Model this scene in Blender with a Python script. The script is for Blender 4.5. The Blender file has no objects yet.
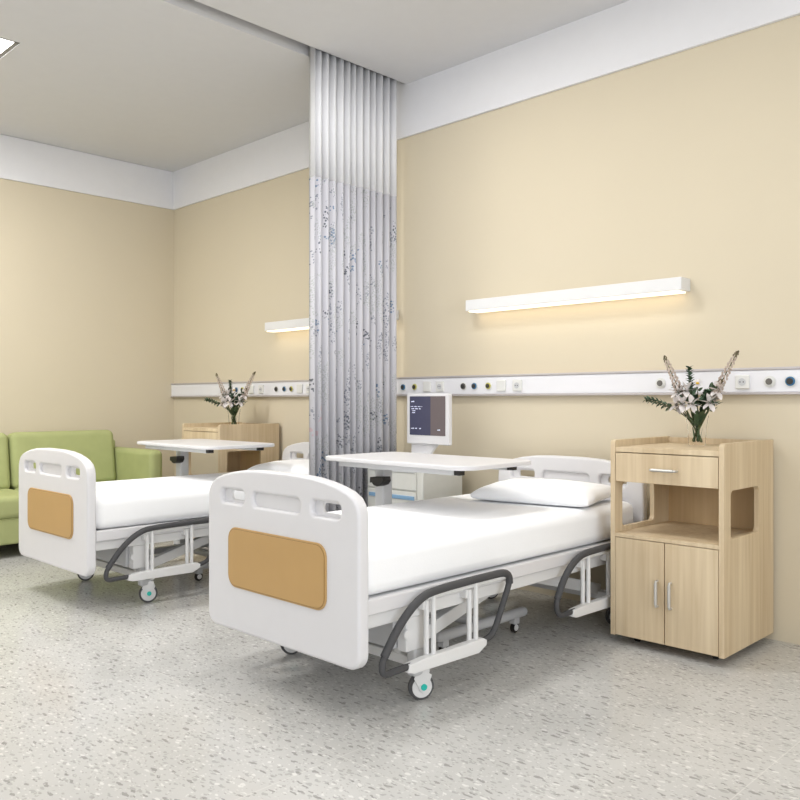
import bpy, bmesh, math, random
from mathutils import Vector, Matrix
random.seed(7)
SC = bpy.context.scene
COL = SC.collection
PI = math.pi

# ------------------------------------------------------------------ camera, world, lights, exposure
CAM_H = 1.15
YAW = math.atan(805 / 819)
cam = bpy.data.cameras.new('camera')
cam.sensor_width = 36.0
cam.lens = 819 / 800 * 36.0
cam.clip_start = 0.05
camo = bpy.data.objects.new('camera', cam)
camo.location = (0, 0, CAM_H)
camo.rotation_euler = (PI / 2, 0, YAW)
COL.objects.link(camo)
SC.camera = camo

world = bpy.data.worlds.new('world')
SC.world = world
world.use_nodes = True
world.node_tree.nodes['Background'].inputs[0].default_value = (0.80, 0.88, 1.0, 1)
world.node_tree.nodes['Background'].inputs[1].default_value = 1.0

SC.view_settings.view_transform = 'Standard'
SC.view_settings.look = 'None'
SC.view_settings.gamma = 1
SC.view_settings.use_curve_mapping = False
SC.view_settings.exposure = 0.07


def area_light(name, loc, rot, sx, sy, power, color=(1, 1, 1)):
    l = bpy.data.lights.new(name, 'AREA')
    l.shape = 'RECTANGLE'
    l.size, l.size_y = sx, sy
    l.energy = power
    l.color = color
    o = bpy.data.objects.new(name, l)
    o.location = loc
    o.rotation_euler = rot
    COL.objects.link(o)
    return o


# area lights as daylight, in two unseen windows added to light the room
area_light('window_fill_front', (-2.6, -3.38, 1.75), (PI / 2, 0, 0), 7.0, 2.1, 22, (0.97, 0.985, 1.0))
area_light('window_fill_right', (2.58, 0.2, 1.75), (PI / 2, 0, PI / 2), 4.2, 2.1, 108, (0.97, 0.985, 1.0))
# the recessed ceiling panels' light (one fixture below each)
PANELS = [(-5.425, 1.33, .6, 1.2, 64), (-2.95, 2.45, .6, .6, 28), (-1.2, 2.2, .6, .6, 10), (-2.95, 0.2, .6, 1.2, 6), (0.2, 0.8, .6, 1.2, 11), (-5.425, -1.2, .6, 1.2, 34)]  # last one added out of view to brighten the left side
for (px, py, sx, sy, pw) in PANELS:
    area_light('panel_glow', (px, py, 3.330), (0, 0, 0), sx - .04, sy - .04, pw, (1.0, 0.985, 0.96))

# ------------------------------------------------------------------ materials


def rgb(r, g, b):
    f = lambda c: ((c / 255) / 12.92) if c / 255 <= 0.04045 else (((c / 255) + 0.055) / 1.055) ** 2.4
    return (f(r), f(g), f(b), 1)


def mat(name, col, rough=0.5, metal=0.0, spec=0.5, emis=None, estr=0.0, trans=0.0, noise=0.03, scale=14.0, bump=0.0, bscale=200.0, alpha=1.0):
    m = bpy.data.materials.new(name)
    m.use_nodes = True
    nt = m.node_tree
    b = nt.nodes['Principled BSDF']
    b.inputs['Roughness'].default_value = rough
    b.inputs['Metallic'].default_value = metal
    b.inputs['Specular IOR Level'].default_value = spec
    b.inputs['Transmission Weight'].default_value = trans
    b.inputs['Alpha'].default_value = alpha
    b.inputs['Base Color'].default_value = col
    tc = nt.nodes.new('ShaderNodeTexCoord')
    if noise > 0:
        n = nt.nodes.new('ShaderNodeTexNoise')
        n.inputs['Scale'].default_value = scale
        nt.links.new(tc.outputs['Object'], n.inputs['Vector'])
        r = nt.nodes.new('ShaderNodeMapRange')
        r.inputs[1].default_value = 0.3
        r.inputs[2].default_value = 0.7
        r.inputs[3].default_value = 1 - noise
        r.inputs[4].default_value = 1 + noise * .4
        nt.links.new(n.outputs[0], r.inputs[0])
        mx = nt.nodes.new('ShaderNodeVectorMath')
        mx.operation = 'SCALE'
        mx.inputs[0].default_value = col[:3]
        nt.links.new(r.outputs[0], mx.inputs['Scale'])
        nt.links.new(mx.outputs[0], b.inputs['Base Color'])
    if bump > 0:
        n2 = nt.nodes.new('ShaderNodeTexNoise')
        n2.inputs['Scale'].default_value = bscale
        nt.links.new(tc.outputs['Object'], n2.inputs['Vector'])
        bp = nt.nodes.new('ShaderNodeBump')
        bp.inputs['Strength'].default_value = bump
        bp.inputs['Distance'].default_value = 0.002
        nt.links.new(n2.outputs[0], bp.inputs['Height'])
        nt.links.new(bp.outputs[0], b.inputs['Normal'])
    if emis:
        b.inputs['Emission Color'].default_value = emis
        b.inputs['Emission Strength'].default_value = estr
    return m


def wood(name, c1, c2):
    m = bpy.data.materials.new(name)
    m.use_nodes = True
    nt = m.node_tree
    b = nt.nodes['Principled BSDF']
    b.inputs['Roughness'].default_value = 0.5
    b.inputs['Specular IOR Level'].default_value = 0.35
    tc = nt.nodes.new('ShaderNodeTexCoord')
    mp = nt.nodes.new('ShaderNodeMapping')
    mp.inputs['Scale'].default_value = (26, 26, 1.1)
    nt.links.new(tc.outputs['Object'], mp.inputs[0])
    n = nt.nodes.new('ShaderNodeTexNoise')
    n.inputs['Scale'].default_value = 1.6
    n.inputs['Detail'].default_value = 5
    n.inputs['Distortion'].default_value = 0.35
    nt.links.new(mp.outputs[0], n.inputs['Vector'])
    mp2 = nt.nodes.new('ShaderNodeMapping')
    mp2.inputs['Scale'].default_value = (7, 7, .25)
    nt.links.new(tc.outputs['Object'], mp2.inputs[0])
    n2 = nt.nodes.new('ShaderNodeTexNoise')
    n2.inputs['Scale'].default_value = 1.2
    nt.links.new(mp2.outputs[0], n2.inputs['Vector'])
    ad = nt.nodes.new('ShaderNodeMath')
    ad.operation = 'ADD'
    nt.links.new(n.outputs[0], ad.inputs[0])
    nt.links.new(n2.outputs[0], ad.inputs[1])
    cr = nt.nodes.new('ShaderNodeValToRGB')
    cr.color_ramp.elements[0].position = .36
    cr.color_ramp.elements[0].color = c2
    cr.color_ramp.elements[1].position = .66
    cr.color_ramp.elements[1].color = c1
    h = nt.nodes.new('ShaderNodeMath')
    h.operation = 'MULTIPLY'
    h.inputs[1].default_value = .5
    nt.links.new(ad.outputs[0], h.inputs[0])
    nt.links.new(h.outputs[0], cr.inputs[0])
    nt.links.new(cr.outputs[0], b.inputs['Base Color'])
    return m


def floor_mat():
    m = bpy.data.materials.new('vinyl_floor')
    m.use_nodes = True
    nt = m.node_tree
    N, L = nt.nodes, nt.links
    b = N['Principled BSDF']
    b.inputs['Roughness'].default_value = 0.2
    b.inputs['Specular IOR Level'].default_value = 0.35
    tc = N.new('ShaderNodeTexCoord')
    cur = N.new('ShaderNodeTexNoise')
    cur.inputs['Scale'].default_value = 2.3
    cur.inputs['Detail'].default_value = 6
    L.new(tc.outputs['Object'], cur.inputs['Vector'])
    base = N.new('ShaderNodeValToRGB')
    base.color_ramp.elements[0].position = .35
    base.color_ramp.elements[0].color = rgb(190, 189, 186)
    base.color_ramp.elements[1].position = .65
    base.color_ramp.elements[1].color = rgb(200, 199, 196)
    L.new(cur.outputs[0], base.inputs[0])
    last = base.outputs[0]
    # warp
    wn = N.new('ShaderNodeTexNoise')
    wn.inputs['Scale'].default_value = 38
    L.new(tc.outputs['Object'], wn.inputs['Vector'])
    ws = N.new('ShaderNodeVectorMath')
    ws.operation = 'SCALE'
    ws.inputs['Scale'].default_value = .022
    L.new(wn.outputs['Color'], ws.inputs[0])
    wa = N.new('ShaderNodeVectorMath')
    L.new(tc.outputs['Object'], wa.inputs[0])
    L.new(ws.outputs[0], wa.inputs[1])
    for (sc, rot, st, thr, dens, colr, off) in [
            (60, .55, 2.3, .38, .62, rgb(154, 153, 150), 0), (50, 1.0, 2.8, .33, .34, rgb(112, 109, 106), 3),
            (56, .2, 2.2, .32, .36, rgb(232, 231, 227), 7), (90, .8, 1.8, .34, .40, rgb(158, 155, 150), 11),
            (100, .4, 1.7, .32, .35, rgb(222, 221, 217), 15)]:
        mp = N.new('ShaderNodeMapping')
        mp.inputs['Location'].default_value = (off, off * 1.7, 0)
        mp.inputs['Rotation'].default_value = (0, 0, -rot)
        mp.inputs['Scale'].default_value = (1 / st, 1, 1)
        L.new(wa.outputs[0], mp.inputs[0])
        v = N.new('ShaderNodeTexVoronoi')
        v.voronoi_dimensions = '2D'
        v.inputs['Scale'].default_value = sc
        L.new(mp.outputs[0], v.inputs['Vector'])
        sp = N.new('ShaderNodeSeparateColor')
        L.new(v.outputs['Color'], sp.inputs[0])
        # chip radius varies with the cell
        rr = N.new('ShaderNodeMapRange')
        rr.inputs[1].default_value = 1 - dens
        rr.inputs[2].default_value = 1
        rr.inputs[3].default_value = 0.0
        rr.inputs[4].default_value = thr
        L.new(sp.outputs[0], rr.inputs[0])
        lt = N.new('ShaderNodeMath')
        lt.operation = 'LESS_THAN'
        L.new(v.outputs['Distance'], lt.inputs[0])
        L.new(rr.outputs[0], lt.inputs[1])
        ml = N.new('ShaderNodeMath')
        ml.operation = 'MULTIPLY'
        ml.inputs[1].default_value = .52
        L.new(lt.outputs[0], ml.inputs[0])
        mx = N.new('ShaderNodeMix')
        mx.data_type = 'RGBA'
        L.new(ml.outputs[0], mx.inputs[0])
        L.new(last, mx.inputs[6])
        mx.inputs[7].default_value = colr
        last = mx.outputs[2]
    # welded seams on a one metre grid
    sx = N.new('ShaderNodeSeparateXYZ')
    L.new(tc.outputs['Object'], sx.inputs[0])
    for ax, o in ((0, .975 + 20.3), (1, -1.75 + 20.3)):
        a = N.new('ShaderNodeMath'); a.operation = 'ADD'; a.inputs[1].default_value = o
        L.new(sx.outputs[ax], a.inputs[0])
        d = N.new('ShaderNodeMath'); d.operation = 'DIVIDE'; d.inputs[1].default_value = 1.015
        L.new(a.outputs[0], d.inputs[0])
        fr = N.new('ShaderNodeMath'); fr.operation = 'FRACT'
        L.new(d.outputs[0], fr.inputs[0])
        lt = N.new('ShaderNodeMath'); lt.operation = 'LESS_THAN'; lt.inputs[1].default_value = .0035
        L.new(fr.outputs[0], lt.inputs[0])
        ml = N.new('ShaderNodeMath'); ml.operation = 'MULTIPLY'; ml.inputs[1].default_value = .35
        L.new(lt.outputs[0], ml.inputs[0])
        mx = N.new('ShaderNodeMix'); mx.data_type = 'RGBA'
        L.new(ml.outputs[0], mx.inputs[0]); L.new(last, mx.inputs[6])
        mx.inputs[7].default_value = rgb(228, 226, 220)
        last = mx.outputs[2]
    L.new(last, b.inputs['Base Color'])
    return m


def curtain_print():
    m = bpy.data.materials.new('printed_curtain_cloth')
    m.use_nodes = True
    nt = m.node_tree
    N, L = nt.nodes, nt.links
    b = N['Principled BSDF']
    b.inputs['Roughness'].default_value = 0.85
    tc = N.new('ShaderNodeTexCoord')
    last = None
    basec = rgb(198, 198, 205)
    for i, (sy, sz, thr, f1, f2, dens, colr, st) in enumerate([
            (170, 75, .42, 22, 4.5, .60, rgb(120, 126, 140), .75), (120, 60, .42, 19, 4.0, .665, rgb(74, 80, 92), .85),
            (110, 60, .42, 17, 5, .69, rgb(84, 116, 150), .8), (60, 26, .45, 12, 3, .72, rgb(206, 170, 180), .6),
            (190, 90, .40, 14, 3.6, .58, rgb(166, 172, 170), .7)]):
        mp = N.new('ShaderNodeMapping')
        mp.inputs['Location'].default_value = (i * 3.1, i * 5.3, i * 1.7)
        mp.inputs['Scale'].default_value = (0, sy, sz)
        L.new(tc.outputs['Object'], mp.inputs[0])
        v = N.new('ShaderNodeTexVoronoi')
        v.inputs['Scale'].default_value = 1
        L.new(mp.outputs[0], v.inputs['Vector'])
        lt = N.new('ShaderNodeMath'); lt.operation = 'LESS_THAN'; lt.inputs[1].default_value = thr
        L.new(v.outputs['Distance'], lt.inputs[0])
        mp2 = N.new('ShaderNodeMapping')
        mp2.inputs['Location'].default_value = (i * 1.3, i * 9.3, i * 4.7)
        mp2.inputs['Scale'].default_value = (0, f1, f2)
        L.new(tc.outputs['Object'], mp2.inputs[0])
        n = N.new('ShaderNodeTexNoise')
        n.inputs['Scale'].default_value = 1
        n.inputs['Detail'].default_value = 1
        L.new(mp2.outputs[0], n.inputs['Vector'])
        gt = N.new('ShaderNodeMath'); gt.operation = 'GREATER_THAN'; gt.inputs[1].default_value = dens
        L.new(n.outputs[0], gt.inputs[0])
        ml = N.new('ShaderNodeMath'); ml.operation = 'MULTIPLY'
        L.new(lt.outputs[0], ml.inputs[0]); L.new(gt.outputs[0], ml.inputs[1])
        m2 = N.new('ShaderNodeMath'); m2.operation = 'MULTIPLY'; m2.inputs[1].default_value = st
        L.new(ml.outputs[0], m2.inputs[0])
        mx = N.new('ShaderNodeMix'); mx.data_type = 'RGBA'
        L.new(m2.outputs[0], mx.inputs[0])
        if last is None:
            mx.inputs[6].default_value = basec
        else:
            L.new(last, mx.inputs[6])
        mx.inputs[7].default_value = colr
        last = mx.outputs[2]
    L.new(last, b.inputs['Base Color'])
    return m


M = {}
M['wall'] = mat('beige_wall_paint', rgb(214, 203, 180), .75, noise=.015, scale=1.5, spec=.2)
M['ceiling'] = mat('ceiling_paint', rgb(217, 217, 219), .9, noise=.01, spec=.1)
M['trim'] = mat('white_bulkhead_paint', rgb(234, 234, 237), .7, noise=.01, spec=.2)
M['floor'] = floor_mat()
M['plastic'] = mat('white_bed_plastic', rgb(221, 220, 222), .38, noise=.01)
M['frame'] = mat('white_enamel', rgb(228, 228, 228), .4, noise=.01)
M['greyframe'] = mat('pale_grey_enamel', rgb(200, 201, 203), .45, noise=.02)
M['rubber'] = mat('dark_grey_foam', rgb(70, 70, 72), .65, noise=.05)
M['black'] = mat('black_plastic', rgb(26, 24, 24), .45)
M['tyre'] = mat('tyre_rubber', rgb(84, 84, 86), .6)
M['teal'] = mat('teal_hub', rgb(40, 196, 182), .4)
M['tan'] = mat('tan_laminate', rgb(190, 153, 98), .42, noise=.04, scale=5)
M['tan2'] = mat('tan_border', rgb(150, 118, 66), .45)
M['sheet'] = mat('white_bed_sheet', rgb(251, 252, 254), .9, noise=.008, spec=.1, bump=.15, bscale=160)
M['wood'] = wood('pale_oak_veneer', rgb(219, 201, 170), rgb(196, 174, 141))
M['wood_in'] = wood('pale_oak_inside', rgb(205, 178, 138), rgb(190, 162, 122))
M['metal'] = mat('brushed_metal', rgb(205, 203, 198), .35, metal=.5)
M['rail'] = mat('rail_aluminium', rgb(232, 232, 236), .35, noise=.01)
M['rail_edge'] = mat('rail_edge_metal', rgb(196, 190, 190), .35, metal=.3)
M['socket'] = mat('socket_plastic', rgb(226, 226, 223), .4)
M['g_grey'] = mat('grey_valve', rgb(110, 106, 100), .5)
M['g_dark'] = mat('dark_valve', rgb(58, 56, 54), .5)
M['g_blue'] = mat('blue_valve', rgb(62, 120, 162), .5)
M['g_yel'] = mat('yellow_valve', rgb(196, 190, 90), .5)
M['green'] = mat('green_upholstery', rgb(174, 180, 127), .85, noise=.05, scale=9, bump=.25, bscale=350, spec=.15)
M['cloth'] = mat('white_curtain_mesh', rgb(226, 227, 231), .85, noise=.02)
M['print'] = curtain_print()
M['glass'] = mat('clear_glass', (1, 1, 1, 1), .02, trans=1.0, noise=0)
M['glass'].node_tree.nodes['Principled BSDF'].inputs['IOR'].default_value = 1.12
M['leaf'] = mat('dark_leaf', rgb(58, 82, 54), .6, noise=.25, scale=40)
M['leaf2'] = mat('grey_green_leaf', rgb(96, 122, 100), .6, noise=.25, scale=40)
M['stem'] = mat('green_stem', rgb(78, 88, 48), .6, noise=.2, scale=30)
M['petal'] = mat('white_petal', rgb(226, 220, 218), .6, noise=.06, scale=50)
M['petal2'] = mat('pink_white_bud', rgb(196, 180, 168), .7, noise=.2, scale=90)
M['yel'] = mat('yellow_centre', rgb(215, 175, 50), .6)
M['bud'] = mat('brown_bud_tip', rgb(104, 92, 66), .7, noise=.2, scale=90)
M['lamp'] = mat('lamp_diffuser', rgb(255, 246, 230), .5, emis=(1, .86, .66, 1), estr=1.3, noise=0)
M['panel'] = mat('panel_diffuser', rgb(255, 255, 255), .5, emis=(1, 1, 1, 1), estr=3.0, noise=0)
M['panelframe'] = mat('panel_frame', rgb(150, 148, 146), .5, metal=.2)
M['slot'] = mat('slot_paint', rgb(170, 167, 163), .9)
M['cart'] = mat('cart_enamel', rgb(214, 214, 208), .45)
M['stripe'] = mat('blue_stripe', rgb(128, 164, 196), .45)
M['screen'] = mat('screen_navy', rgb(56, 57, 76), .25, emis=rgb(62, 62, 82), estr=.55, noise=.1, scale=12)
M['screen_refl'] = mat('screen_painted_reflection', rgb(84, 76, 78), .25, emis=rgb(96, 86, 88), estr=.5, noise=.05)
M['text'] = mat('screen_text', rgb(200, 205, 225), .4, emis=rgb(200, 205, 225), estr=.5, noise=0)

# ------------------------------------------------------------------ mesh helpers


class MB:
    def __init__(self):
        self.bm = bmesh.new()
        self.mats = []

    def _mi(self, m):
        if m not in self.mats:
            self.mats.append(m)
        return self.mats.index(m)

    def _merge(self, src, m, mtx=None):
        i = self._mi(m)
        for f in src.faces:
            f.material_index = i
        if mtx is not None:
            bmesh.ops.transform(src, matrix=mtx, verts=src.verts)
        me = bpy.data.meshes.new('t')
        src.to_mesh(me)
        src.free()
        self.bm.from_mesh(me)
        bpy.data.meshes.remove(me)
        return self

    def box(self, p0, p1, m='frame', bev=0.0, seg=3, mtx=None):
        b = bmesh.new()
        c = [(a + d) / 2 for a, d in zip(p0, p1)]
        s = [abs(d - a) for a, d in zip(p0, p1)]
        bmesh.ops.create_cube(b, size=1, matrix=Matrix.Translation(c) @ Matrix.Diagonal((*s, 1)))
        if bev > 0:
            bmesh.ops.bevel(b, geom=list(b.edges), offset=min(bev, min(s) * .49), segments=seg, profile=.5, affect='EDGES')
        return self._merge(b, m, mtx)

    def cyl(self, p0, p1, r, m='frame', seg=20, r2=None, bev=0):
        p0, p1 = Vector(p0), Vector(p1)
        d = p1 - p0
        b = bmesh.new()
        bmesh.ops.create_cone(b, cap_ends=True, segments=seg, radius1=r, radius2=r if r2 is None else r2, depth=d.length)
        if bev:
            ed = [e for e in b.edges if len(e.link_faces) == 2 and any(len(f.verts) > 4 for f in e.link_faces)]
            bmesh.ops.bevel(b, geom=ed, offset=bev, segments=2, affect='EDGES')
        q = Vector((0, 0, 1)).rotation_difference(d.normalized()).to_matrix().to_4x4()
        return self._merge(b, m, Matrix.Translation((p0 + p1) / 2) @ q)

    def tube(self, pts, r, m='frame', seg=12, closed=False, sub=0, r_end=None):
        pts = [Vector(p) for p in pts]
        for _ in range(sub):      # corner cutting
            n = []
            k = len(pts)
            rng = range(k) if closed else range(k - 1)
            if not closed:
                n.append(pts[0])
            for i in rng:
                a, c = pts[i], pts[(i + 1) % k]
                n += [a.lerp(c, .25), a.lerp(c, .75)]
            if not closed:
                n.append(pts[-1])
            pts = n
        b = bmesh.new()
        rings = []
        k = len(pts)
        up = None
        for i, p in enumerate(pts):
            if closed:
                t = (pts[(i + 1) % k] - pts[i - 1]).normalized()
            else:
                t = (pts[min(i + 1, k - 1)] - pts[max(i - 1, 0)]).normalized()
            if up is None:
                up = t.orthogonal().normalized()
            up = (up - t * up.dot(t))
            up = up.normalized() if up.length > 1e-6 else t.orthogonal().normalized()
            s = t.cross(up)
            rr = r if r_end is None else r + (r_end - r) * i / (k - 1)
            rings.append([b.verts.new(p + (up * math.cos(2 * PI * j / seg) + s * math.sin(2 * PI * j / seg)) * rr) for j in range(seg)])
        for i in range(k if closed else k - 1):
            A, B = rings[i], rings[(i + 1) % k]
            for j in range(seg):
                b.faces.new((A[j], A[(j + 1) % seg], B[(j + 1) % seg], B[j]))
        if not closed:
            b.faces.new(rings[0][::-1])
            b.faces.new(rings[-1])
        return self._merge(b, m)

    def lathe(self, prof, m='frame', seg=32, center=(0, 0, 0)):
        b = bmesh.new()
        rings = []
        for (r, z) in prof:
            if r < 1e-5:
                rings.append([b.verts.new((0, 0, z))])
            else:
                rings.append([b.verts.new((r * math.cos(2 * PI * j / seg), r * math.sin(2 * PI * j / seg), z)) for j in range(seg)])
        for A, B in zip(rings, rings[1:]):
            if len(A) == 1 and len(B) == 1:
                continue
            for j in range(seg):
                j2 = (j + 1) % seg
                if len(A) == 1:
                    b.faces.new((A[0], B[j2], B[j]))
                elif len(B) == 1:
                    b.faces.new((A[j], A[j2], B[0]))
                else:
                    b.faces.new((A[j], A[j2], B[j2], B[j]))
        bmesh.ops.recalc_face_normals(b, faces=b.faces)
        return self._merge(b, m, Matrix.Translation(center))

    def ball(self, c, r, m='frame', sc=(1, 1, 1), rot=None, sub=1):
        b = bmesh.new()
        bmesh.ops.create_icosphere(b, subdivisions=sub, radius=r)
        mt = Matrix.Translation(c) @ (rot if rot is not None else Matrix.Identity(4)) @ Matrix.Diagonal((*sc, 1))
        return self._merge(b, m, mt)

    def plate(self, loops, thick, m='frame', bev=.004, mtx=None, bres=2):
        """flat board from 2D outlines (first outer, others holes), extruded about z=0, bevelled"""
        cu = bpy.data.curves.new('c', 'CURVE')
        cu.dimensions = '2D'
        cu.fill_mode = 'BOTH'
        cu.extrude = max(thick / 2 - bev, 0.0001)
        cu.bevel_depth = bev
        cu.bevel_resolution = bres
        cu.offset = -bev
        for lp in loops:
            s = cu.splines.new('POLY')
            s.points.add(len(lp) - 1)
            for p, (x, y) in zip(s.points, lp):
                p.co = (x, y, 0, 1)
            s.use_cyclic_u = True
        ob = bpy.data.objects.new('c', cu)
        COL.objects.link(ob)
        dg = bpy.context.evaluated_depsgraph_get()
        me = bpy.data.meshes.new_from_object(ob.evaluated_get(dg))
        b = bmesh.new()
        b.from_mesh(me)
        bmesh.ops.remove_doubles(b, verts=b.verts, dist=1e-5)
        bmesh.ops.recalc_face_normals(b, faces=b.faces)
        bpy.data.objects.remove(ob)
        bpy.data.curves.remove(cu)
        bpy.data.meshes.remove(me)
        return self._merge(b, m, mtx)

    def quads(self, verts, faces, m='frame', mtx=None):
        b = bmesh.new()
        vs = [b.verts.new(v) for v in verts]
        for f in faces:
            b.faces.new([vs[i] for i in f])
        return self._merge(b, m, mtx)

    def build(self, name, parent=None, loc=(0, 0, 0), angle=38, label=None, weighted=True):
        me = bpy.data.meshes.new(name)
        self.bm.to_mesh(me)
        self.bm.free()
        for m in self.mats:
            me.materials.append(M[m])
        for p in me.polygons:
            p.use_smooth = True
        me.set_sharp_from_angle(angle=math.radians(angle))
        o = bpy.data.objects.new(name, me)
        COL.objects.link(o)
        o.location = loc
        if parent is not None:
            o.parent = parent
        if label:
            o['label'] = label
        if weighted:
            w = o.modifiers.new('wn', 'WEIGHTED_NORMAL')
            w.keep_sharp = True
        return o


# maps the plate's local x,y -> world x,z with thickness along y ; and x,y -> y,z with thickness along x
XZ = Matrix(((1, 0, 0, 0), (0, 0, -1, 0), (0, 1, 0, 0), (0, 0, 0, 1)))
YZ = Matrix(((0, 0, 1, 0), (1, 0, 0, 0), (0, 1, 0, 0), (0, 0, 0, 1)))


def T(x, y, z):
    return Matrix.Translation((x, y, z))


def rrect(x0, y0, x1, y1, r, n=6):
    out = []
    for (cx, cy, a) in ((x1 - r, y1 - r, 0), (x0 + r, y1 - r, PI / 2), (x0 + r, y0 + r, PI), (x1 - r, y0 + r, 1.5 * PI)):
        for i in range(n + 1):
            t = a + PI / 2 * i / n
            out.append((cx + r * math.cos(t), cy + r * math.sin(t)))
    return out


def thing(name, label, cat, loc=(0, 0, 0), rotz=0, group=None):
    o = bpy.data.objects.new(name, None)
    o.empty_display_size = .1
    COL.objects.link(o)
    o.location = loc
    o.rotation_euler = (0, 0, rotz)
    tag(o, label, cat, group)
    return o


def tag(o, label, cat, group=None):
    o['label'] = label
    o['category'] = cat
    if group:
        o['group'] = group
    return o


def struct(o):
    o['kind'] = 'structure'
    return o


KIDS = {}


def copy_tree(o, parent=None):
    c = o.copy()
    COL.objects.link(c)
    c.parent = parent
    for ch in [x for x in list(COL.objects) if x.parent == o]:
        copy_tree(ch, c)
    return c


def dup(o, loc, label, rotz=None, group=None):
    c = copy_tree(o)
    c.location = loc
    if rotz is not None:
        c.rotation_euler = (0, 0, rotz)
    c['label'] = label
    if group:
        c['group'] = group
    return c


# ------------------------------------------------------------------ room shell
XL, XR, YB, YF, ZC = -7.009, 2.6, 4.058, -3.4, 3.315
m = MB(); m.box((XL - .15, YF - .15, -.1), (XR + .15, YB + .15, 0), 'floor')
struct(m.build('floor'))
m = MB(); m.box((XL - .15, YB, 0), (XR + .15, YB + .15, 3.6), 'wall')
struct(m.build('wall_back'))
m = MB(); m.box((XL - .15, YF, 0), (XL, YB, 3.6), 'wall')
struct(m.build('wall_left'))


def wall_with_opening(name, axis, pos, a0, a1, o0, o1, z0=.7, z1=2.8):
    mb = MB()
    def seg(u0, u1, w0, w1):
        if axis == 'y':
            mb.box((u0, pos - .15, w0), (u1, pos, w1), 'wall')
        else:
            mb.box((pos, u0, w0), (pos + .15, u1, w1), 'wall')
    seg(a0, o0, 0, 3.6); seg(o1, a1, 0, 3.6); seg(o0, o1, 0, z0); seg(o0, o1, z1, 3.6)
    struct(mb.build(name))
    fr = MB()
    n = 4
    for k in range(n + 1):
        u = o0 + (o1 - o0) * k / n
        if axis == 'y':
            fr.box((u - .03, pos - .12, z0), (u + .03, pos - .06, z1), 'trim')
        else:
            fr.box((pos + .06, u - .03, z0), (pos + .12, u + .03, z1), 'trim')
    for z in (z0 + .03, z1 - .03):
        if axis == 'y':
            fr.box((o0, pos - .12, z - .03), (o1, pos - .06, z + .03), 'trim')
        else:
            fr.box((pos + .06, o0, z - .03), (pos + .12, o1, z + .03), 'trim')
    return struct(fr.build('added_window_1' if axis == 'y' else 'added_window_2'))  # unseen window frame, added with its opening to let light in


wall_with_opening('wall_front', 'y', YF, XL - .15, XR + .15, -6.1, .9)
wall_with_opening('wall_right', 'x', XR, YF, YB, -1.9, 2.3)

# ceiling: rectangles around the recessed panels, and the curtain slot at x = -4.02 .. -3.90
cm = MB()


def ceil_region(x0, x1, y0, y1, holes):
    xs = sorted({x0, x1} | {h[0] for h in holes} | {h[1] for h in holes})
    ys = sorted({y0, y1} | {h[2] for h in holes} | {h[3] for h in holes})
    for i in range(len(xs) - 1):
        for j in range(len(ys) - 1):
            cx, cy = (xs[i] + xs[i + 1]) / 2, (ys[j] + ys[j + 1]) / 2
            if any(h[0] < cx < h[1] and h[2] < cy < h[3] for h in holes):
                cm.box((xs[i], ys[j], ZC + .08), (xs[i + 1], ys[j + 1], ZC + .3), 'slot')
            else:
                cm.box((xs[i], ys[j], ZC), (xs[i + 1], ys[j + 1], ZC + .3), 'ceiling')


holes = [(px - sx / 2, px + sx / 2, py - sy / 2, py + sy / 2) for (px, py, sx, sy, pw) in PANELS]
SL0, SL1 = -4.03, -3.905
ceil_region(XL - .15, SL0, YF, YB, [h for h in holes if h[0] < -4])
ceil_region(SL1, XR, YF, YB, [h for h in holes if h[0] > -4])
cm.box((SL0, YF, ZC + .085), (SL1, YB, ZC + .3), 'slot')
struct(cm.build('ceiling'))
# white bulkhead bands
m = MB(); m.box((XL, YB - .022, 2.958), (XR, YB, 3.40), 'trim', .003)
struct(m.build('trim_1'))
m = MB(); m.box((XL, YF, 2.958), (XL + .022, YB - .022, 3.313), 'trim', .003)
struct(m.build('trim_2'))

# recessed ceiling panels
pg = ['square white panel light recessed in the grey ceiling, cut off by the left edge of the view']
for k, (px, py, sx, sy, pw) in enumerate(PANELS):
    t = thing('ceiling_light', 'rectangular white panel light recessed in the grey ceiling above the second bed' if k == 0 else
              'recessed ceiling panel light outside the view overhead, number of its row %s' % 'abcdef'[k], 'ceiling light', (px, py, ZC))
    if k:
        t['label'] = ['', 'square ceiling panel light right above the near bed', 'square ceiling panel light right above the near bedside cabinet',
                      'long ceiling panel light in front of the near bed', 'long ceiling panel light above the right part of the room',
                      'long unseen ceiling panel light added far left to brighten that side'][k]
        t['group'] = 'ceiling panel lights'
    else:
        t['group'] = 'ceiling panel lights'
    f = MB()
    x, y = sx / 2 - .002, sy / 2 - .002
    for (a, b) in (((-x, -y), (x, -y + .025)), ((-x, y - .025), (x, y)), ((-x, -y), (-x + .025, y)), ((x - .025, -y), (x, y))):
        f.box((a[0], a[1], .004), (b[0], b[1], .03), 'panelframe')
    f.build('light_frame', t)
    f = MB(); f.box((-x + .025, -y + .025, .018), (x - .025, y - .025, .028), 'panel')
    f.build('diffuser', t)

# ------------------------------------------------------------------ bedhead rail on the back wall
rail = thing('bedhead_rail', 'long white service rail with gas valves and sockets fixed along the back wall', 'wall rail', (XL, YB, 1.176))
LEN = 6.9 + 1.3
m = MB()
m.box((.0, -.03, .012), (LEN, 0, .119), 'rail', .004)
m.build('rail_body', rail)
m = MB()
m.box((0, -.036, .119), (LEN, 0, .131), 'rail_edge', .002)
m.box((0, -.036, 0), (LEN, 0, .012), 'rail_edge', .002)
m.build('rail_edge', rail, label='grey metal edge strips')


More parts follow.
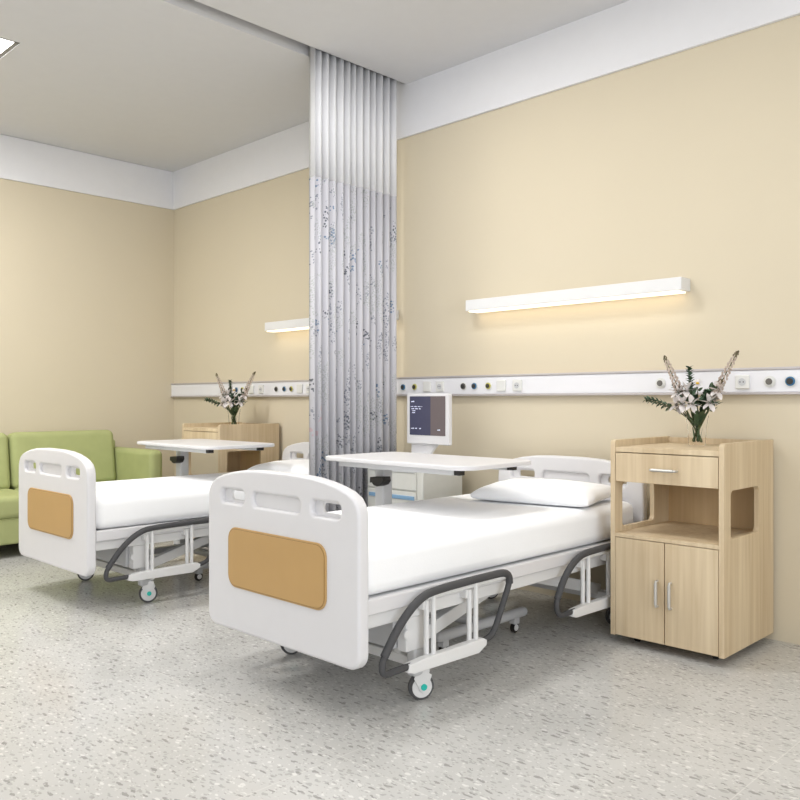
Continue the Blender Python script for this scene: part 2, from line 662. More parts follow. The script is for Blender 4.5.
def gas(x, kind, big=1.0):
    mb = MB()
    c = (x - XL, -.03, .062)
    ring = {'grey': 'socket', 'dark': 'g_grey', 'blue': 'g_blue', 'yellow': 'g_yel'}[kind]
    core = {'grey': 'g_grey', 'dark': 'g_dark', 'blue': 'g_dark', 'yellow': 'g_dark'}[kind]
    r = .022 * big
    mb.cyl((c[0], c[1] + .002, c[2]), (c[0], c[1] - .006, c[2]), r * 1.25, 'socket', 24)
    mb.cyl((c[0], c[1], c[2]), (c[0], c[1] - .012, c[2]), r, ring, 24, bev=.002)
    o = mb.build('gas_outlet', rail, label={'grey': 'grey valve', 'dark': 'dark grey valve', 'blue': 'blue valve', 'yellow': 'yellow valve'}[kind])
    mb = MB()
    mb.cyl((c[0], c[1] - .01, c[2]), (c[0], c[1] - .017, c[2]), r * .7, core, 20, bev=.002)
    mb.build('valve_core', o)


def socket(x, blank=False, s=1.0):
    mb = MB()
    a = .034 * s
    c = x - XL
    mb.box((c - a, -.042, .062 - a), (c + a, -.028, .062 + a), 'socket', .005)
    if blank:
        mb.build('blank_plate', rail)
    else:
        o = mb.build('power_socket', rail)
        mb = MB()
        mb.cyl((c, -.041, .062), (c, -.045, .062), .018 * s, 'greyframe', 20)
        mb.cyl((c - .008, -.044, .062), (c - .008, -.0465, .062), .003, 'g_dark', 8)
        mb.cyl((c + .008, -.044, .062), (c + .008, -.0465, .062), .003, 'g_dark', 8)
        mb.build('socket_well', o)


gas(-2.038, 'grey'); socket(-1.61); gas(-1.482, 'grey'); gas(-1.387, 'blue')
for (x, k) in ((-3.386, 'dark'), (-3.295, 'blue'), (-3.183, 'yellow')):
    gas(x, k, .9)
socket(-3.082, True); socket(-2.961)
for (x, k) in ((-4.03, 'dark'), (-3.923, 'blue'), (-3.815, 'yellow')):
    gas(x, k, .9)
socket(-3.70, True); socket(-3.585)
for (x, k) in ((-5.357, 'dark'), (-5.252, 'blue'), (-5.162, 'yellow')):
    gas(x, k, .9)
socket(-5.055, True); socket(-4.94)
for (x, k) in ((-6.02, 'dark'), (-5.92, 'blue'), (-5.83, 'yellow')):
    gas(x, k, .9)
socket(-5.702, True); socket(-5.561)

# ------------------------------------------------------------------ wall lamps
lamp = thing('wall_lamp', 'long slim white wall lamp glowing downwards above the near bed', 'wall lamp', (-2.6, YB, 1.70), group='slim wall lamps over the beds')
m = MB(); m.box((-.71, -.105, .008), (.71, 0, .075), 'frame', .004)
m.build('lamp_housing', lamp)
m = MB(); m.box((-.69, -.098, 0), (.69, -.012, .012), 'lamp', .002)
m.build('diffuser', lamp, label='glowing warm white underside strip')
lamp2 = dup(lamp, (-2.6 - 2.11, YB, 1.70), 'long slim white wall lamp above the far bed, partly behind the curtain')
for x in (-2.6, -4.71):
    area_light('lamp_glow', (x, YB - .055, 1.695), (0, 0, 0), 1.36, .08, .3, (1, .84, .6))

# ------------------------------------------------------------------ curtain
cur = thing('privacy_curtain', 'tall pleated white privacy curtain with a printed lower cloth, hanging between the beds', 'curtain', (-3.992, 3.22, .30))


def pleats(z0, z1, dx=0.0, nz=2):
    n = 13
    per = 12
    W = .76
    V = []
    fcs = []
    cnt = n * per + 1
    rnd = random.Random(3)
    ws = [1 + rnd.uniform(-.18, .18) for _ in range(n)]
    ws[0] *= .6
    s = sum(ws)
    ys, xs = [ws[0] / s * W * .42], [.074]
    y = 0
    for w in ws:
        w = w / s * W
        for i in range(1, per + 1):
            u = i / per
            if y == 0:
                u = .42 + .58 * u
            ys.append(y + w * u)
            xs.append(.076 * (math.sin(PI * u) ** .6))
        y += w
    for k in range(nz):
        z = z0 + (z1 - z0) * k / (nz - 1)
        for a, b in zip(xs, ys):
            V.append((a + dx, b, z))
    for k in range(nz - 1):
        for i in range(cnt - 1):
            a = k * cnt + i
            fcs.append((a, a + 1, a + 1 + cnt, a + cnt))
    return V, fcs


m = MB(); V, Fc = pleats(0, 2.235); m.quads(V, Fc, 'print')
o = m.build('printed_cloth', cur, angle=70, weighted=False, label='pale cloth with small grey and blue flower print')
o.modifiers.new('thick', 'SOLIDIFY').thickness = .002
m = MB(); V, Fc = pleats(2.235, 3.07, .0015); m.quads(V, Fc, 'cloth')
o = m.build('mesh_panel', cur, angle=70, weighted=False, label='plain white upper cloth')
o.modifiers.new('thick', 'SOLIDIFY').thickness = .002
m = MB(); m.box((SL0 + .04, 1.0, 3.370), (SL1 - .03, YB - .03, 3.3985), 'frame', .003)
tag(m.build('curtain_track'), 'white curtain track inside the ceiling slot above the pleated curtain', 'curtain track')

# ------------------------------------------------------------------ hospital bed


def end_board_outline(top, bot):
    a, z0 = .474, bot
    pts = []
    # bottom right corner, going counter clockwise
    r = .055
    for i in range(7):
        t = -PI / 2 + PI / 2 * i / 6
        pts.append((a - r + r * math.cos(t), z0 + r + r * math.sin(t)))
    # right shoulder
    sh = [(.474, top - .14), (.472, top - .112), (.463, top - .088), (.445, top - .065), (.41, top - .045), (.36, top - .030), (.30, top - .017), (.22, top - .006), (.10, top), (0, top)]
    pts += sh
    pts += [(-x, z) for x, z in reversed(sh[:-1])]
    for i in range(7):
        t = PI + PI / 2 * i / 6
        pts.append((-a + r + r * math.cos(t), z0 + r + r * math.sin(t)))
    return pts


def end_board(name, parent, y, top, bot, flip=1):
    mb = MB()
    th = .052
    z = top
    big = [rrect(sx0, z - .145, sx1, z - .088, .02) for sx0, sx1 in ((-.375, -.212), (.212, .375))]
    slot = rrect(-.155, z - .146, .148, z - .090, .024)
    mb.plate([end_board_outline(top, bot)] + big + [slot], th, 'plastic', .013, T(0, y + th / 2, 0) @ XZ, 4)
    for lp, hole in ((rrect(-.39, z - .16, -.20, z - .075, .02), rrect(-.330, z - .132, -.218, z - .096, .014)),
                     (rrect(.20, z - .16, .39, z - .075, .02), rrect(.255, z - .132, .368, z - .096, .014))):
        mb.plate([lp, hole], .014, 'plastic', .004, T(0, y + .03, 0) @ XZ)
    mb.plate([rrect(-.17, z - .165, .165, z - .075, .02)], .022, 'plastic', .003, T(0, y + .028, 0) @ XZ)
    o = mb.build(name, parent)
    return o


def caster(parent, x, y, name='caster', R=.051):
    k = MB()
    for dx in (-.02, .02):
        lp = [(-.024, .010), (-.038, .036), (-.030, .056), (-.006, .062), (.018, .058), (.036, .045), (.024, .012), (.010, -.018), (-.002, -.022), (-.014, -.012)]
        k.plate([lp], .005, 'frame', .0015, T(dx, .002, R) @ YZ)
    k.box((-.0225, -.030, R + .052), (.0225, .030, R + .070), 'frame', .006)
    k.cyl((0, 0, R + .065), (0, 0, R + .11), .014, 'greyframe', 16)
    o = k.build(name, parent, (x, y, 0))
    o.rotation_euler = (0, 0, math.radians(-24))
    w = MB()
    w.cyl((-.014, 0, R), (.014, 0, R), R, 'tyre', 36, bev=.006)
    w.cyl((-.0165, 0, R), (.0165, 0, R), R * .80, 'frame', 28, bev=.002)
    w.build('wheel', o)
    h = MB()
    h.cyl((-.026, .004, R + .002), (.026, .004, R + .002), .0125, 'teal', 18)
    h.build('hub_cap', o, label='teal hub cap')
    return o


def side_guard(parent, sx, path, wrap, posts, bar):
    """path: (y,z) loop of the dark padded tube; posts: y of inner uprights; bar: y range of lower bar"""
    X = sx * .49
    k = MB()
    for i, y in enumerate(posts):
        k.cyl((X - sx * .004, y, .17), (X - sx * .004, y, .43), .0098, 'frame', 14)
    k.tube([(X - sx * .012, posts[0] - .06, .413), (X - sx * .012, posts[-1] + .24, .418)], .010, 'frame', 12)
    for y in (posts[0] - .02, posts[-1] - .02):
        k.cyl((X - sx * .022, y, .19), (X - sx * .022, y, .40), .0105, 'frame', 14)
    y0, y1 = bar
    k.plate([[(y0 - .012, .166), (y0 - .004, .194), (y0 + .08, .200), (y1 - .02, .203), (y1, .192), (y1 - .002, .172), (y1 - .05, .15), (y0 + .02, .156)]],
            .034, 'frame', .004, T(X, 0, 0) @ YZ)
    # brackets to the bed deck
    for y in (posts[0] - .02, posts[-1] - .02):
        k.box((X - sx * .065, y - .02, .365), (X - sx * .02, y + .02, .40), 'frame', .004)
    o = k.build('side_rail', parent)
    t = MB()
    t.tube([(X, y, z) for y, z in path], .0125, 'rubber', 14, sub=2)
    p0, p1 = path[wrap[0]], path[wrap[1]]
    t.tube([(X, y, z) for y, z in path[wrap[0]:wrap[1] + 1]], .0155, 'rubber', 14, sub=2)
    t.build('padded_tube', o, label='dark grey padded tube')
    return o


def make_bed(loc, label, group):
    bed = thing('hospital_bed', label, 'bed', loc, 0, group)
    fb = end_board('footboard', bed, 0.0, .872, .207)
    p = MB()
    p.plate([rrect(-.314, .388, .304, .632, .052, 8)], .008, 'tan', .002, T(0, -.002, 0) @ XZ)
    pan = p.build('inlay_panel', fb, label='tan inlay panel')
    p = MB()
    p.plate([rrect(-.3085, .3935, .2985, .6265, .047, 8)], .008, 'tan2', .0005, T(0, -.0035, 0) @ XZ)
    p.plate([rrect(-.3060, .3960, .2960, .6240, .045, 8)], .008, 'tan', .0008, T(0, -.0045, 0) @ XZ)
    p.build('inlay_face', fb, label='tan face with a dark border line')
    end_board('headboard', bed, 2.0, .835, .30)
    # mattress deck
    k = MB()
    for sx in (-1, 1):
        k.box((sx * .455, .056, .388), (sx * .425, 1.998, .446), 'plastic', .008)
        k.box((sx * .435, .056, .336), (sx * .400, 1.998, .386), 'frame', .006)
    k.box((-.43, .056, .395), (.43, .10, .44), 'plastic', .006)
    k.box((-.43, 1.955, .395), (.43, 1.998, .44), 'plastic', .006)
    k.box((-.43, .10, .425), (.43, 1.955, .444), 'greyframe')
    for y in (.5, 1.0, 1.5):
        k.box((-.41, y - .02, .37), (.41, y + .02, .43), 'greyframe', .004)
    k.build('bed_frame', bed)
    # lifting gear and base
    k = MB()
    for sx in (-1, 1):
        k.box((sx * .375, .285, .205), (sx * .425, .385, .335), 'frame', .006)
        k.cyl((sx * .425, .285, .275), (sx * .434, .285, .275), .018, 'frame', 20, bev=.002)
        k.box((sx * .375, .335, .10), (sx * .42, .405, .21), 'greyframe', .01)
        a, b = Vector((sx * .30, .36, .17)), Vector((sx * .30, .98, .335))
        d = (b - a)
        rot = Matrix.Rotation(math.atan2(d.z, d.y), 4, 'X')
        k.box((-.02, 0, -.028), (.02, d.length, .028), 'frame', .005, mtx=T(*a) @ rot)
        a, b = Vector((sx * .30, 1.84, .17)), Vector((sx * .30, 1.22, .335))
        d = (b - a)
        rot = Matrix.Rotation(math.atan2(d.z, d.y), 4, 'X')
        k.box((-.02, 0, -.028), (.02, d.length, .028), 'frame', .005, mtx=T(*a) @ rot)
    for y in (.39, 1.84):
        k.box((-.42, y - .03, .125), (.42, y + .03, .165), 'frame', .006)
    k.box((-.37, .27, .21), (.37, .33, .33), 'greyframe', .006)
    k.box((-.33, .36, .127), (-.28, 1.87, .163), 'greyframe', .006)
    k.build('lifting_base', bed)
    for sx in (-1, 1):
        for y in (.39, 1.84):
            caster(bed, sx * .40, y)
    # side rails, lowered
    front = [(.26, .183), (.15, .183), (.120, .180), (.098, .188), (.094, .212), (.105, .245), (.185, .348), (.290, .424), (.40, .438), (.74, .441), (.80, .439), (.830, .422), (.833, .390), (.79, .315), (.735, .215), (.700, .190), (.60, .183)]
    rear = [(1.34, .184), (1.25, .184), (1.22, .182), (1.190, .195), (1.178, .225), (1.185, .262), (1.247, .358), (1.345, .424), (1.45, .440), (1.80, .442), (1.87, .440), (1.90, .42), (1.90, .39), (1.86, .31), (1.81, .215), (1.785, .188), (1.70, .183)]
    for sx in (-1, 1):
        side_guard(bed, sx, front, (5, 12), (.368, .618), (.225, .665))
        side_guard(bed, sx, rear, (5, 12), (1.45, 1.68), (1.30, 1.74))
    # mattress
    b = MB()
    b.box((-.442, .062, .4445), (.442, 1.992, .623), 'sheet', .05, 6)
    b.build('mattress', bed, label='mattress in a white sheet')
    return bed


bed1 = make_bed((-2.55, 1.911, 0), 'white hospital bed with tan footboard panel, nearest, between the curtain and the large bedside cabinet', 'white hospital beds')
bed2 = dup(bed1, (-2.55 - 2.14, 1.930, 0), 'white hospital bed with tan footboard panel, farther one beside the green sofa')


def make_pillow(loc, label):
    b = bmesh.new()
    n = 20
    W, Dp, H = .325, .235, .048
    g = {}
    for side in (0, 1):
        for i in range(n + 1):
            for j in range(n + 1):
                u, v = 2 * i / n - 1, 2 * j / n - 1
                e = max(0, (1 - abs(u) ** 3.4)) ** .42 * max(0, (1 - abs(v) ** 3.4)) ** .42
                edge = i in (0, n) or j in (0, n)
                # pinch the sides a little so corners stand out
                x = W * u * (1 - .05 * (1 - v * v) * 0 - .06 * (1 - abs(v)) * 0) * (1 - .04 * (1 - v * v))
                y = Dp * v * (1 - .06 * (1 - u * u))
                z = .014 + H * e * (1 + .08 * math.sin(5 * u + 2 * v) * e + .04 * math.sin(9 * v - 3 * u))
                if side:
                    z = -.014 - H * e * .4
                g[(side, i, j)] = b.verts.new((x, y, z))
    for side in (0, 1):
        for i in range(n):
            for j in range(n):
                q = [g[(side, i, j)], g[(side, i + 1, j)], g[(side, i + 1, j + 1)], g[(side, i, j + 1)]]
                if side:
                    q.reverse()
                b.faces.new(q)
    rim = [(i, 0) for i in range(n)] + [(n, j) for j in range(n)] + [(i, n) for i in range(n, 0, -1)] + [(0, j) for j in range(n, 0, -1)]
    for p, q in zip(rim, rim[1:] + rim[:1]):
        b.faces.new((g[(1, *p)], g[(1, *q)], g[(0, *q)], g[(0, *p)]))
    mb = MB()
    mb._merge(b, 'sheet')
    o = mb.build('pillow', None, loc, angle=80)
    ss = o.modifiers.new('s', 'SUBSURF'); ss.levels = 1; ss.render_levels = 1
    return tag(o, label, 'pillow', 'white pillows on the beds')


p1 = make_pillow((-2.46, 3.585, .661), 'plump white pillow at the head of the near bed')
p1.rotation_euler = (math.radians(2), 0, math.radians(11))
p2 = p1.copy(); COL.objects.link(p2)
p2.location = (-2.46 - 2.03, 3.60, .661)
p2['label'] = 'plump white pillow at the head of the far bed, partly behind the curtain'

# ------------------------------------------------------------------ overbed table


def make_table(loc, label, group):
    t = thing('overbed_table', label, 'table', loc, 0, group)
    # local origin: near left corner of top projected to the floor; x 0..1.07, y 0..0.55 ; height 0 -> top at .85
    k = MB()
    k.plate([rrect(.005, 0, 1.0, .54, .08, 8)], .022, 'plastic', .006, T(.0, 0, .847))
    k.build('table_top', t)
    k = MB()
    k.box((.12, .035, .81), (.90, .065, .837), 'greyframe', .003)
    k.box((.12, .425, .81), (.90, .455, .837), 'greyframe', .003)
    k.box((.12, .065, .81), (.30, .425, .837), 'greyframe', .003)
    k.build('support_frame', t)
    for y in (.05, .44):
        k = MB(); k.box((.905, y - .02, .812), (.937, y + .02, .836), 'black', .003)
        k.build('end_cap', t, label='black end cap')
    k = MB()
    k.box((.165, .245, .42), (.235, .315, .812), 'greyframe', .012)
    k.box((.145, .235, .07), (.235, .325, .46), 'greyframe', .012)
    k.build('column', t)
    k = MB()
    k.plate([[(-.045, .006), (-.043, .036), (.0, .040), (.052, .042), (.056, .02), (.04, .0), (.01, -.010), (-.015, -.006), (-.03, .008)]], .062, 'black', .005, T(.238, .213, .712) @ XZ)
    k.build('height_lever', t, label='black height lever')
    k = MB()
    k.tube([(.195, .28, .092), (.87, .28, .092)], .024, 'greyframe', 16)
    k.box((.155, .235, .07), (.235, .325, .13), 'greyframe', .012)
    for x in (.195, .87):
        k.tube([(x, -.03, .092), (x, .60, .092)], .024, 'greyframe', 16)
        k.ball((x, -.03, .092), .024, 'greyframe', sub=2)
        k.ball((x, .60, .092), .024, 'greyframe', sub=2)
    k.build('base', t)
    for (x, y) in ((.195, .0), (.195, .53), (.87, .0), (.87, .53)):
        c = MB()
        c.box((x - .018, y - .02, .045), (x + .018, y + .02, .078), 'greyframe', .004)
        c.cyl((x - .01, y, .027), (x + .01, y, .027), .027, 'black', 20, bev=.004)
        c.cyl((x - .013, y, .027), (x + .013, y, .027), .016, 'frame', 16)
        c.build('table_caster', t)
    return t


t1 = make_table((-3.305, 2.755, 0), 'white overbed table reaching across the near bed, black lever on its column', 'white overbed tables')
t2 = dup(t1, (-5.44, 2.82, 0), 'white overbed table reaching across the far bed, in front of the far cabinet')

# ------------------------------------------------------------------ bedside cabinet


def make_cabinet(loc, label, group):
    t = thing('bedside_cabinet', label, 'cabinet', loc, 0, group)
    W, Dd = .272, .562
    for sx in (-1, 1):
        k = MB()
        # outline in (y,z): rounded front-top corner
        op = [(0, .042), (Dd, .042), (Dd, .962), (.018, .962), (.005, .957), (0, .945)]
        hole = rrect(.070, .545, .385, .755, .024)
        k.plate([op, hole], .024, 'wood', .002, T(sx * (W - .012), 0, 0) @ YZ)
        k.build('side_panel', t)
    k = MB()
    k.box((-.25, .004, .906), (.25, Dd - .01, .930), 'wood', .001)
    k.box((-.25, Dd - .022, .930), (.25, Dd, .958), 'wood', .001)
    k.build('cabinet_top', t)
    k = MB()
    k.box((-.25, .002, .506), (.25, Dd - .02, .524), 'wood', .001)
    k.build('shelf', t)
    k = MB()
    k.box((-.25, Dd - .020, .05), (.25, Dd - .004, .906), 'wood_in')
    k.build('back_panel', t)
    k = MB()
    k.box((-.25, .02, .046), (.25, Dd - .02, .064), 'wood_in')
    k.build('bottom_board', t)
    k = MB(); k.box((-.25, .02, .768), (.25, Dd - .02, .780), 'wood_in')
    k.build('inner_board', t)
    k = MB()
    k.box((-.245, .0, .768), (.245, .018, .902), 'wood', .0015)
    dr = k.build('drawer', t)

    def handle(par, a, b):
        h = MB()
        a, b = Vector(a), Vector(b)
        h.tube([a, a + Vector((0, -.024, 0)), b + Vector((0, -.024, 0)), b], .0055, 'metal', 10, sub=1)
        h.tube([a.lerp(b, .08) + Vector((0, -.021, 0)), a.lerp(b, .92) + Vector((0, -.021, 0))], .0075, 'metal', 10)
        h.build('handle', par, label='brushed metal bar handle')
    handle(dr, (-.06, 0, .832), (.06, 0, .832))
    for sx, x0, x1 in ((-1, -.246, -.0025), (1, .0025, .246)):
        k = MB()
        k.box((x0, .0, .046), (x1, .018, .503), 'wood', .0015)
        d = k.build('door', t)
        handle(d, (sx * .032, 0, .215), (sx * .032, 0, .33))
    for x in (-.19, .19):
        for y in (.11, .46):
            c = MB()
            c.box((x - .018, y - .018, .034), (x + .018, y + .018, .048), 'black', .002)
            c.cyl((x - .012, y, .02), (x + .012, y, .02), .02, 'black', 18, bev=.003)
            c.build('small_caster', t)
    return t


cab1 = make_cabinet((-1.738, 3.468, 0), 'pale oak bedside cabinet with two doors and one drawer, right of the near bed', 'pale oak bedside cabinets')
cab2 = dup(cab1, (-1.738 - 3.86, 3.468, 0), 'pale oak bedside cabinet against the wall behind the far overbed table')

# ------------------------------------------------------------------ vases and flowers


def make_vase(loc, label):
    m = MB()
    prof = [(0, 0), (.036, 0), (.039, .004), (.040, .03), (.044, .09), (.053, .145), (.0505, .145), (.0415, .09), (.037, .03), (.036, .012), (0, .012)]
    m.lathe(prof, 'glass', 36)
    o = m.build('glass_vase', None, loc, angle=60, weighted=False)
    return tag(o, label, 'vase', 'clear glass vases')


def petal(mb, base, d, L, w, m, droop=.4, n=5):
    d = Vector(d).normalized()
    side = d.cross(Vector((0, 0, 1)))
    if side.length < .1:
        side = Vector((1, 0, 0))
    side.normalize()
    up = side.cross(d).normalized()
    V, F = [], []
    for i in range(n + 1):
        u = i / n
        c = Vector(base) + d * L * u + up * (-droop * L * u * u)
        hw = w * math.sin(PI * min(1, .12 + .86 * u)) ** .8 if i < n else w * .05
        for s, lift in ((-1, .25), (0, 0), (1, .25)):
            V.append(c + side * hw * s + up * hw * lift)
    for i in range(n):
        a = i * 3
        F += [(a, a + 1, a + 4, a + 3), (a + 1, a + 2, a + 5, a + 4)]
    mb.quads([tuple(v) for v in V], F, m)


def stem_pts(tip, dip=None):
    """from the vase bottom, crossing the mouth, to the tip (all relative to the vase's base centre)"""
    tip = Vector(tip)
    h = Vector((tip.x, tip.y, 0))
    hn = h.normalized() if h.length > 1e-4 else Vector((1, 0, 0))
    b = -hn * random.uniform(.016, .028) + Vector((0, 0, random.uniform(.016, .03)))
    mo = hn * min(.040, h.length * .45) + Vector((0, 0, .135))
    return [b, mo, mo.lerp(tip, .5) + Vector((0, 0, .012)), tip]


def sprite(base, kind, tip, label, group, dirv=None):
    root = thing('flower_stem' if kind in ('lily', 'spike', 'daisy') else 'leaf_sprig', label, 'flower' if kind in ('lily', 'spike', 'daisy') else 'foliage', base, 0, group)
    pts = stem_pts(tip)
    k = MB(); k.tube(pts, .0028, 'stem', 7, sub=2, r_end=.0018)
    k.build('stem', root, weighted=False)
    tip = Vector(tip)
    up = (pts[-1] - pts[-2]).normalized()
    if kind == 'lily':
        k = MB()
        f = (up * .35 + Vector((.42 + random.uniform(-.5, .35), -.95, random.uniform(-.15, .2)))).normalized()
        a = f.orthogonal().normalized(); c = f.cross(a)
        for i in range(6):
            t = 2 * PI * i / 6 + random.random() * .2
            d = (a * math.cos(t) + c * math.sin(t)) * .9 + f * .42
            petal(k, tip, d, .056 if i % 2 else .050, .015, 'petal', .0)
        k.build('lily_bloom', root, angle=60, weighted=False, label='open white bloom')
        k = MB()
        for i in range(5):
            t = 2 * PI * i / 5
            e = tip + f * .022 + (a * math.cos(t) + c * math.sin(t)) * .007
            k.tube([tip, e], .0008, 'leaf2', 5)
            k.ball(e, .0022, 'bud')
        k.build('stamens', root, weighted=False)
    elif kind == 'daisy':
        k = MB()
        f = Vector((.1, -.8, .55)).normalized()
        a = f.orthogonal().normalized(); c = f.cross(a)
        for i in range(12):
            t = 2 * PI * i / 12
            petal(k, tip, (a * math.cos(t) + c * math.sin(t)) + f * .15, .028, .006, 'petal', .0, 3)
        k.build('daisy_bloom', root, angle=60, weighted=False, label='white petals')
        k = MB(); k.ball(tip + f * .004, .0085, 'yel', sc=(1, 1, .7), sub=2)
        k.build('flower_centre', root, label='yellow centre')
    elif kind == 'spike':
        k = MB()
        a = up.orthogonal().normalized(); c = up.cross(a)
        N = 64
        L = (tip - pts[1]).length * .72
        for i in range(N):
            u = i / N
            p = tip - up * L * (1 - u)
            # follow the stem curve
            q = 1 - (1 - u) * .72
            p = Vector(pts[1]).lerp(tip, q) + Vector((0, 0, .012 * 4 * q * (1 - q)))
            r = .0155 * (1 - u) ** .5 + .003
            t = i * 2.4
            off = (a * math.cos(t) + c * math.sin(t)) * r
            k.ball(p + off, .0078 * (1.15 - .5 * u), 'petal2' if u < .86 else 'bud', sc=(.75, .75, 1.3))
        k.build('flower_spike', root, weighted=False, label='pale tapering spike of buds')
    else:
        k = MB()
        N = 12
        for i in range(N):
            q = .38 + .62 * i / (N - 1)
            p = Vector(pts[1]).lerp(tip, q) + Vector((0, 0, .012 * 4 * q * (1 - q)))
            a = up.orthogonal().normalized(); c = up.cross(a)
            for s in (0, 1, 2):
                t = i * 1.1 + s * 2 * PI / 3
                d = (a * math.cos(t) + c * math.sin(t)) + up * .8
                petal(k, p, d, .034 - .010 * i / N, .011, 'leaf' if (i + s) % 3 else 'leaf2', .15, 3)
        k.build('leaves', root, angle=60, weighted=False)
    return root


def bouquet(base, where):
    out = []
    g1, g2, g3 = 'white lilies in the vase on the %s cabinet' % where, 'flower spikes in the vase on the %s cabinet' % where, 'leaf sprigs in the vase on the %s cabinet' % where
    for (tip, side) in (((.196, 0, .447), 'rising to the right'), ((-.170, 0, .437), 'rising to the left')):
        out.append(sprite(base, 'spike', tip, 'tall pale flower spike %s from the vase on the %s cabinet' % (side, where), g2))
    out.append(sprite(base, 'spike', (.125, -.01, .315), 'short pale flower spike right of the blooms in the vase on the %s cabinet' % where, g2))
    for (tip, l) in (((-.252, -.02, .222), 'long leafy sprig leaning out to the left of the vase on the %s cabinet'),
                     ((-.05, .02, .372), 'upright dark leafy sprig in the middle of the vase on the %s cabinet'),
                     ((-.115, .01, .285), 'short dark leafy sprig left of the blooms in the vase on the %s cabinet'),
                     ((.03, .04, .255), 'short dark leafy sprig behind the blooms in the vase on the %s cabinet'),
                     ((.06, -.015, .255), 'short dark leafy sprig right of the blooms in the vase on the %s cabinet'),
                     ((.0, -.03, .235), 'short dark leafy sprig just above the front bloom in the vase on the %s cabinet')):
        out.append(sprite(base, 'leaf', tip, l % where, g3))
    for (tip, l) in (((0.0, -.055, .20), 'white open lily lowest in front of the vase on the %s cabinet'),
                     ((-.085, -.02, .255), 'white open lily upper left in the vase on the %s cabinet'),
                     ((.075, -.03, .205), 'white open lily lower right in the vase on the %s cabinet'),
                     ((-.10, -.01, .195), 'white open lily lower left in the vase on the %s cabinet'),
                     ((.10, -.01, .262), 'white open lily upper right in the vase on the %s cabinet'),
                     ((-.04, -.03, .262), 'white open lily upper middle in the vase on the %s cabinet'),
                     ((-.055, -.045, .20), 'white open lily low and left of centre in the vase on the %s cabinet')):
        out.append(sprite(base, 'lily', tip, l % where, g1))
    out.append(sprite(base, 'daisy', (.012, -.02, .297), 'white daisy with yellow centre on top of the blooms on the %s cabinet' % where, None))
    # broad leaves at the vase mouth
    k = MB()
    for i in range(13):
        t = 2 * PI * i / 13 + random.uniform(-.3, .3)
        d = Vector((math.cos(t), math.sin(t) * .8, random.uniform(.7, 2.4)))
        petal(k, (math.cos(t) * .018, math.sin(t) * .018, random.uniform(.09, .14)), d, random.uniform(.06, .11), random.uniform(.008, .015), 'leaf', random.uniform(0, .3), 5)
    for i in range(54):
        a_, r_ = random.uniform(0, 2 * PI), random.uniform(.2, 1) ** .5
        c = Vector((math.cos(a_) * r_ * .105, math.sin(a_) * r_ * .055, random.uniform(.16, .27)))
        d = Vector((c.x * 5, c.y * 5, .8)) + Vector([random.uniform(-.5, .5) for _ in range(3)])
        petal(k, c, d, random.uniform(.03, .055), random.uniform(.007, .012), 'leaf' if i % 3 else 'leaf2', random.uniform(0, .4), 4)
    for i in range(5):
        t = 2 * PI * i / 5 + .4
        petal(k, (math.cos(t) * .012, math.sin(t) * .012, .018), Vector((math.cos(t) * .2, math.sin(t) * .2, 1)), .075, .006, 'leaf', .0, 5)
    o = k.build('foliage', None, base, angle=60, weighted=False)
    o['kind'] = 'stuff'
    tag(o, 'dark green leaves filling the mouth of the vase on the %s cabinet' % where, 'foliage')
    out.append(o)
    return out


v1 = make_vase((-1.737, 3.80, .931), 'clear glass vase of white flowers on the near cabinet, right of the bed')
bq = bouquet((-1.737, 3.80, .931), 'near')
v2 = v1.copy(); COL.objects.link(v2); v2.location = (-1.737 - 3.89, 3.80, .931)
v2['label'] = 'clear glass vase of white flowers on the far cabinet behind the overbed table'
for o in bq:
    c = copy_tree(o)
    c.rotation_euler = (0, 0, math.radians(24))
    c.location = (-1.737 - 3.89, 3.80, .931)
    c['label'] = o['label'].replace('near cabinet', 'far cabinet')
    if 'group' in o:
        c['group'] = o['group'].replace('near cabinet', 'far cabinet')

# ------------------------------------------------------------------ monitor cart
cart = thing('medical_cart', 'pale grey medical cart with drawers and a blue stripe, behind the near overbed table', 'cart', (-3.60, 3.60, 0))
k = MB()
k.box((-.235, .0, .12), (.255, .37, .76), 'cart', .01)
k.build('cart_body', cart)
k = MB(); k.box((-.245, -.01, .76), (.265, .38, .785), 'cart', .008)
k.build('cart_top', cart)
zz = [(.60, .735), (.44, .59), (.30, .445), (.14, .29)]
for i, (a, b) in enumerate(zz):
    k = MB(); k.box((-.21, -.012, a), (.205, .002, b), 'cart', .004)
    d = k.build('drawer', cart)
    if i in (1,):
        pass
    k = MB(); k.box((-.20, -.018, b - .02 * (i % 2) - .028), (.195, -.008, b - .02 * (i % 2) - .004), 'stripe' if i % 2 else 'greyframe', .003)
    k.build('drawer_pull', d, label='blue grip strip' if i % 2 else 'grey grip strip')
for x in (-.2, .22):
    for y in (.05, .32):
        c = MB()
        c.box((x - .02, y - .02, .07), (x + .02, y + .02, .122), 'greyframe', .004)
        c.cyl((x - .014, y, .04), (x + .014, y, .04), .04, 'black', 20, bev=.004)
        c.build('cart_caster', cart)
mon = thing('monitor', 'square white monitor with dark screen standing on the medical cart beside the curtain', 'monitor', (-3.40, 3.735, .785), math.radians(-3))
k = MB(); k.box((-.186, -.035, .092), (.180, .0, .405), 'plastic', .008)
k.build('monitor_case', mon)
k = MB()
k.box((-.155, -.0375, .148), (.03, -.0345, .388), 'screen')
k.box((.03, -.0375, .148), (.155, -.0345, .388), 'screen_refl')  # brown reflection painted in as a faintly glowing part of the screen
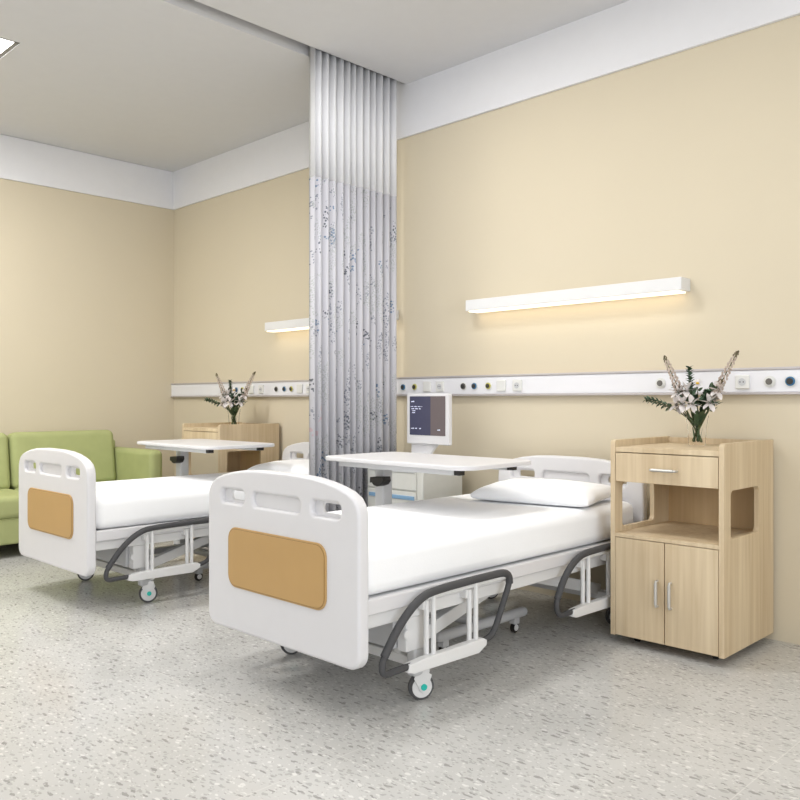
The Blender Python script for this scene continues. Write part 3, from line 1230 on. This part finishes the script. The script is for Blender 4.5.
s = k.build('screen', mon, label='dark navy display with a brown reflection painted in')
k = MB()
for (x, z, w, hh) in ((-.14, .352, .028, .008), (-.145, .322, .105, .005), (-.138, .308, .085, .006), (-.132, .296, .03, .005), (-.132, .284, .035, .006),
                      (-.142, .186, .055, .006), (-.07, .186, .018, .007), (.09, .180, .024, .007)):
    n = max(2, int(w / .008))
    for q in range(n):
        if q % 4 == 3:
            continue
        k.box((x + w * q / n, -.0385, z), (x + w * (q + .75) / n, -.0372, z + hh * (.7 + .3 * ((q * 7) % 3) / 2)), 'text')
k.build('screen_text', s, label='small pale text lines')
k = MB()
k.plate([[(-.17, 0), (-.02, 0), (.06, .08), (.09, .12), (-.17, .12)]], .02, 'plastic', .003, T(0, .0, .012) @ XZ)
k.box((-.17, -.08, 0), (.02, .09, .014), 'plastic', .004)
k.build('monitor_stand', mon)

# ------------------------------------------------------------------ sofa
sofa = thing('sofa', 'light green two-seat sofa against the left wall behind the far bed', 'sofa', (-6.57, 2.48, 0))
Y0, Y1 = -1.0, 1.0
k = MB()
k.box((-.40, Y0 + .06, .10), (.385, Y1 - .06, .29), 'green', .015)
k.box((-.415, Y0 + .06, .10), (-.33, Y1 - .06, .80), 'green', .02)
k.build('sofa_base', sofa)
for i, (a, b) in enumerate(((Y0 + .12, -.005), (.005, Y1 - .12))):
    k = MB(); k.box((-.22, a, .285), (.40, b, .452), 'green', .045, 5)
    k.build('seat_cushion', sofa)
    k = MB()
    k.box((-.09, a + .0, 0), (.09, b - .0, .47), 'green', .055, 6, mtx=T(-.245, 0, .42) @ Matrix.Rotation(math.radians(-9), 4, 'Y'))
    k.build('back_cushion', sofa)
for s in (-1, 1):
    k = MB()
    yo = s * 1.0
    yi = s * .88
    k.box((-.40, min(yo, yi), .10), (.40, max(yo, yi), .735), 'green', .045, 6)
    k.build('armrest', sofa)
for x in (-.34, .33):
    for y in (-.92, .92):
        k = MB(); k.cyl((x, y, 0), (x, y, .102), .018, 'black', 14, r2=.024)
        k.build('sofa_foot', sofa, label='short black foot')
